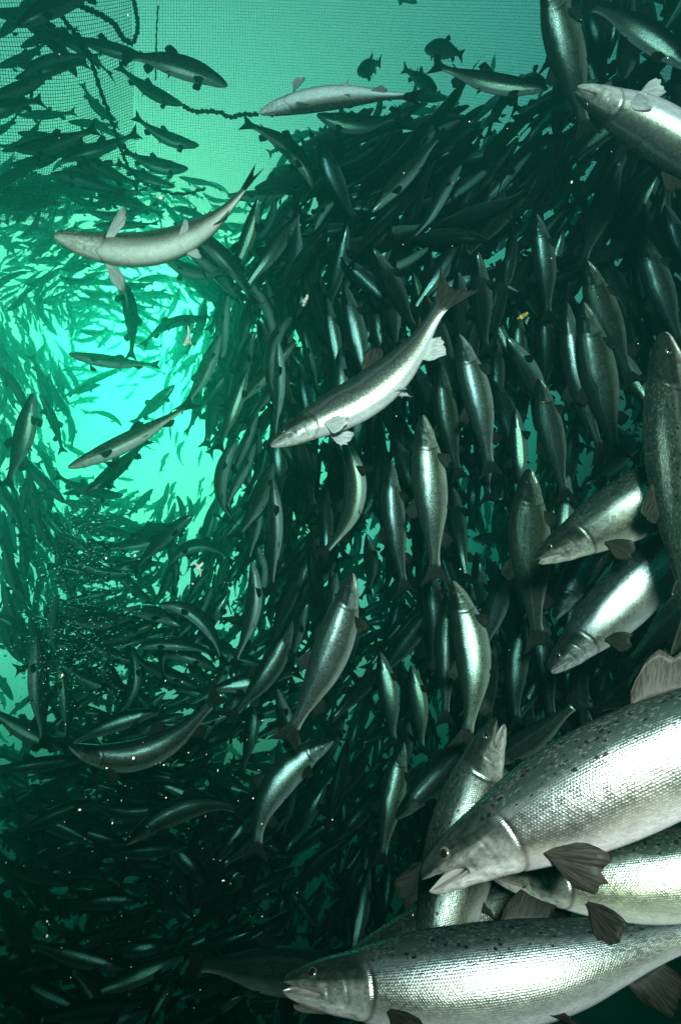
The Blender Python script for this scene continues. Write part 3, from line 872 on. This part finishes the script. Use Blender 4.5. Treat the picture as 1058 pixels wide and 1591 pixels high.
    dict(t='dark salmon overlapping the back of the long green bright-edged one', a=(250, 1105), b=(95, 1165), m=(175, 1125), d=(-.2, -.9, .1), L=.74, k=.05, lod=1, fat=.85),
    dict(t='salmon standing dim behind the bright-edged green one, low in the murk', a=(300, 800), b=(205, 890), m=(255, 835), d=(-.5, -.6, -.4), L=.80, k=.3, lod=1, fat=.8),
    dict(t='green salmon with lit belly crouched dark over the black floor', a=(220, 1400), b=(90, 1420), m=(155, 1400), d=(0, -.9, .1), L=.80, k=.1, lod=1, fat=1.0),
    dict(t='dim salmon far down in the black water, lowest on the left', a=(195, 1505), b=(30, 1465), m=(110, 1482), d=(0, -.9, .1), L=.80, k=.1, lod=1, fat=.85),
    dict(t='dim upright salmon with a narrow green flank, behind the bow-arched one', a=(395, 1078), b=(372, 1210), m=(390, 1140), d=(-.8, 0, -.2), L=.78, k=.1, lod=1, fat=.85),
    dict(t='slate salmon behind the upright gaping one\'s shoulder, eye just visible', a=(615, 1272), b=(760, 1130), m=(690, 1195), d=(-.6, -.7, .3), L=.80, k=.1, lod=1, fat=1.0),
]

# ------------------------------------------------------------------ the net, its ropes
def pt(px, py, d):
    return ray(px, py) * d


def on_plane(px, py, org, nrm):
    r = ray(px, py)
    return r * ((org @ nrm) / (r @ nrm))


def tube(path, rad, nseg=6, twist=0.0, lump=0.0):
    path = np.asarray(path, float)
    t = unit(np.gradient(path, axis=0))
    up = np.array([0.1, 0.2, 1.0])
    a = unit(np.cross(t, up)); b = np.cross(t, a)
    n = len(path)
    ph = np.linspace(0, 2 * np.pi, nseg, endpoint=False)[None] + np.arange(n)[:, None] * twist
    r = rad * (1 + lump * np.sin(np.arange(n) * 1.7))[:, None]
    V = path[:, None] + a[:, None] * (np.cos(ph) * r)[..., None] + b[:, None] * (np.sin(ph) * r)[..., None]
    i = np.arange(n - 1)[:, None] * nseg; j = np.arange(nseg)[None]; k = (j + 1) % nseg
    f = np.stack([i + j, i + k, i + nseg + k, i + nseg + j], -1).reshape(-1, 4)
    return V.reshape(-1, 3), f


def simple(name, tubes, mat, parent=None):
    vs, fs, o = [], [], 0
    for v, f in tubes:
        vs.append(v); fs.append(f + o); o += len(v)
    vs = np.vstack(vs); fs = np.vstack(fs).astype(np.int32)
    me = bpy.data.meshes.new(name)
    me.vertices.add(len(vs)); me.vertices.foreach_set('co', vs.astype(np.float32).ravel())
    me.loops.add(fs.size); me.loops.foreach_set('vertex_index', fs.ravel())
    me.polygons.add(len(fs))
    me.polygons.foreach_set('loop_start', np.arange(len(fs), dtype=np.int32) * fs.shape[1])
    me.polygons.foreach_set('loop_total', np.full(len(fs), fs.shape[1], np.int32))
    me.polygons.foreach_set('use_smooth', np.ones(len(fs), bool))
    me.materials.append(mat)
    me.update()
    return link(name, me, parent)


def net_sheet(name, c00, c10, c01, c11, nu, nv, rad, mat, belly):
    """A sheet of square mesh between four corners, bellied by the current; strands are real twine."""
    c00, c10, c01, c11 = map(np.asarray, (c00, c10, c01, c11))
    nrm = unit(np.cross(c10 - c00, c01 - c00))
    if nrm[1] < 0:
        nrm = -nrm

    def P(u, v):
        u = np.asarray(u)[..., None]; v = np.asarray(v)[..., None]
        p = (c00 * (1 - u) + c10 * u) * (1 - v) + (c01 * (1 - u) + c11 * u) * v
        return p + nrm * belly * (np.sin(u * np.pi) * np.sin(v * np.pi) + .12 * np.sin(u * 9 + v * 4) + .06 * np.sin(v * 17 - u * 5))
    tubes = []
    for i in range(nu + 1):
        v = np.linspace(0, 1, 26)
        tubes.append(tube(P(np.full(26, i / nu), v), rad, 3))
    for j in range(nv + 1):
        u = np.linspace(0, 1, 34)
        tubes.append(tube(P(u, np.full(34, j / nv)), rad, 3))
    return simple(name, tubes, mat)


seam_top, seam_bot = pt(206, -60, 8.6), pt(214, 330, 9.6)
n1 = net_sheet('pen_net', seam_top, pt(1120, -60, 9.4), seam_bot, pt(900, 430, 12.0), 210, 100, .0018, M_TWINE, .35)
tag(n1, 'fine pale green mesh net panel glowing behind the dark salmon', 'net')
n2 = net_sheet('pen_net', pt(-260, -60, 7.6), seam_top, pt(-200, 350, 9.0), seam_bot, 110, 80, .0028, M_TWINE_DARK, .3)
tag(n2, 'murkier dark-twined mesh net panel on the far side of the seam, behind hanging ropes', 'net')


def rope(pts, d0, d1, rad, wig, label, n=90, seed=0):
    pts = np.array(pts, float)
    g = np.random.default_rng(seed)
    s = np.concatenate([[0], np.cumsum(np.linalg.norm(np.diff(pts, axis=0), axis=1))]); s /= s[-1]
    q = np.linspace(0, 1, n)
    x, y = smooth_interp(q, s, pts[:, 0]), smooth_interp(q, s, pts[:, 1])
    x += np.sin(q * n * 1.05) * wig; y += np.cos(q * n * .93) * wig
    path = np.array([pt(a, b, d0 + (d1 - d0) * t) for a, b, t in zip(x, y, q)])
    o = simple('rope', [tube(path, rad, 6, .5, .25)], M_ROPE)
    tag(o, label, 'rope', 'slack ropes hanging at the net')
    return o


rope([(85, -10), (100, 30), (132, 70), (146, 105), (158, 145), (168, 172), (180, 205), (192, 240)], 6.6, 7.4, .017, 1.3, 'kinked dark rope hanging down the murky net, left of the seam', 110, 1)
rope([(98, -10), (128, 10), (158, 24), (180, 40), (192, 60), (206, 68)], 6.6, 7.0, .022, .5, 'thick dark rope looping from the top to the seam', 60, 2)
rope([(206, -10), (212, 20), (214, 45), (208, 66)], 7.0, 7.2, .018, .5, 'short dark rope dropping to meet the thick loop at the seam', 40, 3)
rope([(284, 164), (303, 173), (325, 173), (345, 176), (357, 182), (375, 178), (402, 178)], 5.2, 5.2, .014, .7, 'slack dark rope stretched level to the brown-bellied salmon', 60, 4)
rope([(190, 236), (205, 268), (230, 288), (262, 299), (296, 300), (320, 292)], 7.4, 7.6, .015, 1.0, 'dark rope sagging along the lower hem of the net', 70, 5)
rope([(246, 8), (244, 40), (243, 80), (242, 125)], 7.9, 8.0, .008, .4, 'thin straight line hanging just right of the seam', 40, 6)

# ------------------------------------------------------------------ the named salmon
PLACED = []          # (samples px, half width px, distance)
NAMED = []


def footprint(sp, fat):
    p, _, _, _ = sp.at(np.linspace(0.02, .95, 12))
    q = p @ CR
    px = np.stack([PW / 2 + FPX * q[:, 0] / -q[:, 2], PH / 2 - FPX * q[:, 1] / -q[:, 2]], 1)
    d = np.linalg.norm(p, axis=1)
    return px, .085 * sp.L * fat * FPX / d.mean(), d


for h in HEROES:
    root, sp, dh, dt = build_hero(h, h['lod'])
    px, hw, d = footprint(sp, h.get('fat', 1))
    PLACED.append((px, hw, d.min(), d.max()))
    NAMED.append((px[5], h['t'], root))

# ------------------------------------------------------------------ the school behind them
# templates: snout-to-tail along +X of a straight local frame, back +Z, bent side to side
def local_spine(bend, sway):
    s = np.linspace(0, 1, 50)
    th = bend * (s - .4) * 1.3 + sway * np.sin((s - .15) * 2 * np.pi) * s
    x = np.concatenate([[0], np.cumsum(np.cos(th[:-1]))]) / 49
    y = np.concatenate([[0], np.cumsum(np.sin(th[:-1]))]) / 49
    pts = np.stack([x - x.mean(), y - y.mean(), 0 * x], 1)
    return Spine(pts, np.array([0, 0, 1.0]))


BENDS = [(0, .12), (.45, .1), (-.45, .1), (.85, .15), (-.85, -.15), (0, .35), (0, -.35), (1.2, 0), (-1.2, 0), (.25, -.2)]
TEMPL, TEMPL_LOW = [], []
for i, (bd, sw) in enumerate(BENDS):
    sp = local_spine(bd, sw)
    g = np.random.default_rng(50 + i)
    fat = [.8, .9, .84, .74, .92, .78, .88, .8, .84, .98][i]
    TEMPL.append(mesh_from('salmon', [body_piece(sp, fat, 30, 18, 0, False), *fins(sp, fat, g, 1)]))
    ps = [body_piece(sp, fat, 13, 10, 0, False), *fins(sp, fat, g, 0)]
    vs = np.vstack([p['v'] for p in ps]); uvs = np.vstack([p['uv'] for p in ps])
    fl, ln, mi, o = [], [], [], 0
    for p in ps:
        for f in p['f']:
            fl += [k + o for k in f]; ln.append(len(f)); mi.append(p['mat'])
        o += len(p['v'])
    TEMPL_LOW.append((vs, np.array(fl, np.int32), np.array(ln, np.int32), np.array(mi, np.int32), uvs))

CENTRE = np.array([175.0, 680.0])


def in_net(x, y):
    """The open water before the bright net, where the photograph shows no school."""
    lim = np.interp(x, [215, 290, 420, 560, 640, 720, 800, 850], [250, 285, 235, 165, 140, 130, 115, 90])
    return 215 < x < 850 and y < lim


def in_gap(x, y, grow=1.0):
    return ((x - 165) / (72 * grow)) ** 2 + ((y - 652) / (62 * grow)) ** 2 < 1 or ((x - 268) / (72 * grow)) ** 2 + ((y - 738) / (52 * grow)) ** 2 < 1 or ((x - 62) / (50 * grow)) ** 2 + ((y - 520) / (34 * grow)) ** 2 < 1 or ((x - 38) / (42 * grow)) ** 2 + ((y - 1098) / (52 * grow)) ** 2 < 1


def flow(x, y, g, noise):
    v = np.array([x, y]) - CENTRE
    a = math.atan2(v[1], v[0])
    th = a - math.pi / 2                      # anticlockwise in the picture
    rr = np.linalg.norm(v)
    if x <= 430 and rr < 330 and y > 470 and (x > 245 or x < 115) and y < 1130:
        th = -math.pi / 2 + (.35 if x > 245 else -.25) + g.normal(0, .22)     # those beside the opening hang upright
        if x < 115:
            th += math.pi * (g.random() < .6)
        return th
    if 360 < x < 1000 and 130 < y < 450:
        return -.72 - .25 * max(0, (x - 700) / 300) + g.normal(0, .40) + math.pi * (g.random() < .25)
    if rr < 120:
        return g.uniform(-.9, .5) + math.pi * (g.random() < .5)
    if x > 430:                               # the right-hand wall of the school swims up
        th = th * .45 + (-math.pi / 2 - .12) * .55
    if g.random() < .12:
        th += math.pi
    return th + g.normal(0, noise)


#  region: sampler kind, box, count, size range px, foreshortening, noise
REGIONS = [
    ('ring', (150, 420, 165, 350), 680, (24, 64), .5, .45),
    ('ring', (20, 230, 0, 360), 300, (20, 48), .6, .95),
    ('box', (420, 1020, 240, 820), 250, (50, 95), .5, .35),
    ('box', (330, 900, 800, 1300), 260, (55, 100), .5, .45),
    ('box', (0, 140, 250, 640), 190, (22, 52), .45, .35),
    ('box', (430, 1000, 240, 560), 240, (80, 160), .55, .30),
    ('box', (380, 800, 170, 420), 110, (70, 125), .5, .4),
    ('box', (560, 900, 130, 330), 60, (70, 130), .95, .7),
    ('box', (300, 620, 380, 820), 190, (80, 160), .45, .20),
    ('box', (600, 1058, 500, 1150), 230, (95, 180), .5, .28),
    ('box', (0, 450, 770, 1260), 330, (32, 70), .55, .7),
    ('box', (180, 640, 780, 1250), 210, (75, 150), .5, .40),
    ('box', (0, 170, 560, 1010), 90, (50, 115), .4, .22),
    ('box', (40, 330, 760, 1010), 130, (28, 70), .5, .5),
    ('box', (0, 300, 960, 1260), 130, (60, 130), .5, .5),
    ('box', (0, 660, 1220, 1430), 190, (60, 130), .55, .5),
    ('box', (0, 560, 1400, 1600), 60, (80, 140), .55, .5),
    ('box', (0, 760, 1240, 1600), 430, (42, 75), .5, .6),
    ('box', (0, 205, 95, 350), 42, (60, 115), .4, .22),
    ('box', (0, 120, -20, 140), 9, (70, 130), .4, .3),
    ('box', (860, 1080, -20, 420), 75, (95, 170), .6, .5),
    ('box', (640, 1058, 1050, 1300), 50, (100, 170), .5, .5),
]
CAND = []
g = np.random.default_rng(2024)
for kind, bx, count, (s0, s1), fs, noise in REGIONS:
    made = tries = 0
    while made < count and tries < count * 14:
        tries += 1
        if kind == 'ring':
            rr = math.sqrt(g.uniform(bx[0] ** 2, bx[1] ** 2)); aa = R(g.uniform(bx[2], bx[3]))
            x, y = CENTRE[0] + rr * math.cos(aa) * 1.05, CENTRE[1] + rr * math.sin(aa)
            if x < -20:
                continue
        else:
            x, y = g.uniform(bx[0], bx[1]), g.uniform(bx[2], bx[3])
        l = s0 + (s1 - s0) * g.random() ** 1.5
        if in_net(x, y):
            continue
        if in_gap(x, y) and (l > 62 or g.random() < .55):
            continue
        if in_gap(x, y, 1.5) and l > 80 and g.random() < .8:
            continue
        th = flow(x, y, g, noise)
        k = float(np.clip(g.normal(0, fs * .6), -.9, .9))
        L = g.uniform(.72, .95)
        cosk = math.sqrt(1 - k * k)
        d = L * FPX / l * (0.85 + .15 * cosk)
        if d > 22:
            L *= 22 / d; d = 22 + g.uniform(-3, 1.5)
        if d < 3.2:
            d = 3.2
        # keep it behind whatever named salmon it would cover, and out of their bodies
        hx, hy = math.cos(th), math.sin(th)
        lp = L * cosk * FPX / d
        smp = np.array([[x + hx * lp * q, y + hy * lp * q] for q in (-.45, -.2, .05, .3, .5)])
        bad = False
        for px, hw, dmin, dmax in PLACED:
            dd = np.linalg.norm(px[:, None] - smp[None], axis=2).min()
            if dd < hw + .06 * lp and d - L * .5 * abs(k) < dmax + .12:
                bad = True
                break
        if bad:
            continue
        if any(in_net(*p) for p in smp[[0, 4]]) and l > 60 and g.random() < .7:
            continue
        made += 1
        CAND.append((lp, x, y, d, th, k, L, int(g.integers(len(BENDS))), g.uniform(-1, 1), g.random()))

CAND.sort(key=lambda c: -c[0])
N_SINGLE = 300 - len(HEROES)


def placement(c):
    lp, x, y, d, th, k, L, ti, roll, r2 = c
    rr = ray(x, y)
    right, up = CR[:, 0], CR[:, 1]
    rgt = unit(right - (right @ rr) * rr); upp = np.cross(rgt, rr)
    if upp @ up < 0:
        upp = -upp
    ck = math.sqrt(1 - k * k)
    headd = (rgt * math.cos(th) - upp * math.sin(th)) * ck + rr * k
    X = -headd                                          # template +X runs to the tail
    to_c = CENTRE - np.array([x, y])
    n2 = unit(rgt * to_c[0] - upp * to_c[1])
    if x > 430:
        dor = n2 * 1.0 - rr * (.25 + .6 * roll)
    elif y > 1150:
        dor = upp * 1.0 - rr * (.25 + .5 * roll)
    else:
        dor = upp * .7 + n2 * .3 + rr * (.55 + .5 * roll)
    Z = unit(dor - (dor @ X) * X)
    Y = np.cross(Z, X)
    return np.stack([X, Y, Z], 1), rr * d


def quadrant(dx, dy):
    a = math.degrees(math.atan2(-dy, dx)) % 360
    return ['right', 'up and right', 'up', 'up and left', 'left', 'down and left', 'down', 'down and right'][int((a + 22.5) // 45) % 8]


def short(t):
    return t


# landmarks anyone can find, for telling the crowd apart
LM = [((240, 395), 'the white belly-up salmon'), ((575, 590), 'the long pale-bellied mid-water salmon'), ((195, 690), 'the bright opening'),
      ((40, 1095), 'the lower bright opening'), ((120, 900), 'the bubble plume'), ((500, 165), 'the brown-bellied level salmon'),
      ((668, 775), 'the straight upright glaring salmon'), ((742, 625), 'the fanned-tail salmon'), ((940, 490), 'the broad blue-green salmon'),
      ((505, 1020), 'the mid-water silver salmon'), ((725, 1030), 'the curved-glare salmon'), ((235, 1150), 'the long green bright-edged salmon'),
      ((300, 1262), 'the bent-tailed green salmon'), ((430, 1235), 'the bow-arched salmon'), ((600, 1240), 'the dark curving salmon'),
      ((825, 860), 'the large dark-backed salmon'), ((930, 810), 'the spotted clear-eyed salmon'), ((870, 90), 'the dark blue glinting salmon'),
      ((1010, 230), 'the rolled pale-bellied salmon'), ((160, 120), 'the kinked hanging rope'), ((205, 680), 'the brown-bellied slanting salmon'),
      ((310, 870), 'the arched brown-bellied salmon'), ((615, 820), 'the slim silver salmon'), ((846, 420), 'the bright-bellied-edge salmon'),
      ((1045, 700), 'the upright olive salmon'), ((420, 835), 'the straight slender salmon'), ((525, 285), 'the glittering-edged salmon'),
      ((690, 80), 'the plump head-on salmon'), ((950, 950), 'the gleaming silver salmon'), ((440, 1535), 'the lowest large salmon'),
      ((250, 255), 'the dark salmon at the seam'), ((40, 690), 'the large salmon at the left edge')]


def crowd_label(c, used):
    lp, x, y, d, th, k, L, ti, roll, r2 = c
    order = sorted(range(len(LM)), key=lambda i: math.hypot(LM[i][0][0] - x, LM[i][0][1] - y))
    size = 'big' if lp > 140 else 'mid-sized' if lp > 112 else 'smaller'
    shape = 'nearly end-on' if abs(k) > .6 else ['straight', 'gently curved', 'gently curved', 'strongly bent', 'strongly bent', 'wavy', 'wavy', 'hook-bent', 'hook-bent', 'slightly wavy'][ti]
    tone = 'dim green' if x > 430 or y > 1150 else 'shadowy'
    head = quadrant(math.cos(th), math.sin(th))
    first = None
    for i in order[:5]:
        (lx, ly), nm = LM[i]
        rel = {'right': 'right of', 'left': 'left of', 'up': 'above', 'down': 'below', 'up and right': 'up-right of', 'up and left': 'up-left of',
               'down and left': 'down-left of', 'down and right': 'down-right of'}[quadrant(x - lx, y - ly)]
        t = f'{shape} {tone} salmon heading {head}, {rel} {nm}'
        if t not in used:
            return t
        t = f'{size} {t}'
        if t not in used and len(t.split()) <= 16:
            return t
        first = first or t
    n = 2
    words = ['second', 'third', 'fourth', 'fifth', 'sixth', 'seventh', 'eighth']
    for w in words:
        t = f'{w} {first}'
        if t not in used:
            return t
    return first


used = set(h['t'] for h in HEROES)
for c in CAND[:N_SINGLE]:
    M, loc = placement(c)
    o = bpy.data.objects.new('salmon', TEMPL[c[7]])
    COL.objects.link(o)
    m4 = Matrix([[*(M[i] * c[6]), loc[i]] for i in range(3)] + [[0, 0, 0, 1]])
    o.matrix_world = m4
    t = crowd_label(c, used)
    used.add(t)
    tag(o, t, 'fish', FISH_GROUP)

# the rest of the school reads as one mass
AV, AF, AL, AM, AU, AR, off = [], [], [], [], [], [], 0
for c in CAND[N_SINGLE:]:
    M, loc = placement(c)
    vs, fl, ln, mi, uvs = TEMPL_LOW[c[7]]
    AV.append(vs * c[6] @ M.T + loc)
    AF.append(fl + off); AL.append(ln); AM.append(mi)
    AU.append(uvs); AR.append(np.full(len(vs), c[9])); off += len(vs)
AV = np.vstack(AV)
me = bpy.data.meshes.new('salmon_school')
fill_mesh(me, AV, np.concatenate(AF), np.concatenate(AL), np.concatenate(AM), np.vstack(AU), np.zeros(1), np.zeros(1), np.concatenate(AR))
school = link('salmon_school', me)
tag(school, 'distant mass of salmon swirling round the bright opening', 'fish school', None, 'stuff')
print('named', len(HEROES), 'single', N_SINGLE, 'mass', len(CAND) - N_SINGLE)

# ------------------------------------------------------------------ bubbles, flecks
def ico(sub=1):
    import bmesh
    bm = bmesh.new()
    bmesh.ops.create_icosphere(bm, subdivisions=sub, radius=1)
    v = np.array([x.co[:] for x in bm.verts]); f = np.array([[q.index for q in p.verts] for p in bm.faces])
    bm.free()
    return v, f


IV, IF = ico(2)
mb = NT('air_bubble')
p = mb.n('ShaderNodeBsdfPrincipled')
p.inputs['Base Color'].default_value = (1, 1, 1, 1)
p.inputs['Transmission Weight'].default_value = 1.0
p.inputs['IOR'].default_value = 0.75
p.inputs['Roughness'].default_value = 0.02
mb.link(p.outputs[0], mb.out.inputs['Surface'])
g = np.random.default_rng(5)
tb = []
for i in range(2000):
    q = g.random() ** .8
    y = 775 + 300 * q + g.normal(0, 22)
    cx = 122 + 14 * math.sin(q * 5); wd = 46 + 70 * q
    x = cx + g.normal(0, wd * .55)
    d = g.normal(3.6, .35)
    r = .0018 + .0068 * g.random() ** 4
    tb.append((IV * r * np.array([1, 1, .8]) + pt(x, y, d), IF))
bub = simple('bubbles', tb, mb.mat)
tag(bub, 'plume of small air bubbles rising beside the bright opening', 'bubbles', None, 'stuff')

tb = []
for i in range(190):
    x, y = g.uniform(0, PW), g.uniform(0, PH)
    if i < 130:
        x, y = g.uniform(0, 430), g.uniform(850, 1580)
    d = g.uniform(.9, 2.6)
    r = .0004 + .0013 * g.random() ** 4
    st = .5 + g.random(3) * 1.6
    tb.append((IV * r * d * .75 * st + pt(x, y, d), IF))
fl = simple('drifting_flecks', tb, M_FLECK)
tag(fl, 'tiny pale flecks adrift in the water, caught by the light', 'flecks', None, 'stuff')


def scrap(name, px, py, d, arms, mat, label, cat):
    """A torn scrap: a few tapering arms that meet, flattened."""
    tubes = []
    for ax, ay, r0, r1 in arms:
        a, b = pt(px, py, d), pt(px + ax, py + ay, d + .01)
        q = np.linspace(0, 1, 8)[:, None]
        path = a + (b - a) * q + np.sin(q * 3) * .004
        v, f = tube(path, 1.0, 8)
        c = np.repeat(path, 8, 0)
        rad = np.repeat(r0 + (r1 - r0) * q[:, 0], 8)[:, None] * d / FPX
        tubes.append((c + (v - c) * rad, f))
    return tag(simple(name, tubes, mat), label, cat)


scrap('feed_scrap', 308, 882, 2.6, [(7, -8, 3, 1.2), (-9, -8, 3, 1.0), (3, 14, 3, .6)], M_PALE, 'pale three-armed scrap drifting right of the bubble plume', 'scrap')
scrap('feed_scrap', 291, 530, 2.8, [(1, -24, 3.2, .8), (-6, 6, 4, 2), (5, 5, 4, 2)], M_PALE, 'pinkish wisp adrift under the hook-curved brown-bellied salmon', 'scrap')
scrap('leaf_scrap', 810, 492, 2.6, [(9, -6, 4, 2), (-7, 3, 4, .6)], M_LEAF, 'ochre leaf scrap adrift beside the bright-edged salmon', 'scrap')
scrap('feed_scrap', 473, 468, 2.8, [(4, -10, 3, 2), (-3, 7, 4, 2)], M_PALE, 'small pinkish scrap above the long pale-bellied diver', 'scrap')

# ------------------------------------------------------------------ the water itself
hz = NT('sea_water')
pv = hz.n('ShaderNodeVolumePrincipled')
pv.inputs['Color'].default_value = (0.03, 0.27, 0.215, 1)
pv.inputs['Absorption Color'].default_value = (0.06, 0.94, 0.80, 1)
pv.inputs['Density'].default_value = 0.205
pv.inputs['Density Attribute'].default_value = ''
pv.inputs['Anisotropy'].default_value = 0.88
hz.link(pv.outputs[0], hz.out.inputs['Volume'])
lo, hi = AV.min(0), AV.max(0)
lo = np.minimum(lo, [-6, -1.6, -6]) - 1; hi = np.maximum(hi, [6, 14, 8]) + 1
x0, y0, z0 = lo; x1, y1, z1 = hi
bv = np.array([(x0, y0, z0), (x1, y0, z0), (x1, y1, z0), (x0, y1, z0), (x0, y0, z1), (x1, y0, z1), (x1, y1, z1), (x0, y1, z1)])
bf = np.array([(0, 3, 2, 1), (4, 5, 6, 7), (0, 1, 5, 4), (1, 2, 6, 5), (2, 3, 7, 6), (3, 0, 4, 7)])
hb = simple('haze', [(bv, bf)], hz.mat)
hb.data.polygons.foreach_set('use_smooth', np.zeros(6, bool))
tag(hb, 'clear green sea water filling the pen', 'water', None, 'stuff')
print('haze', lo, hi)
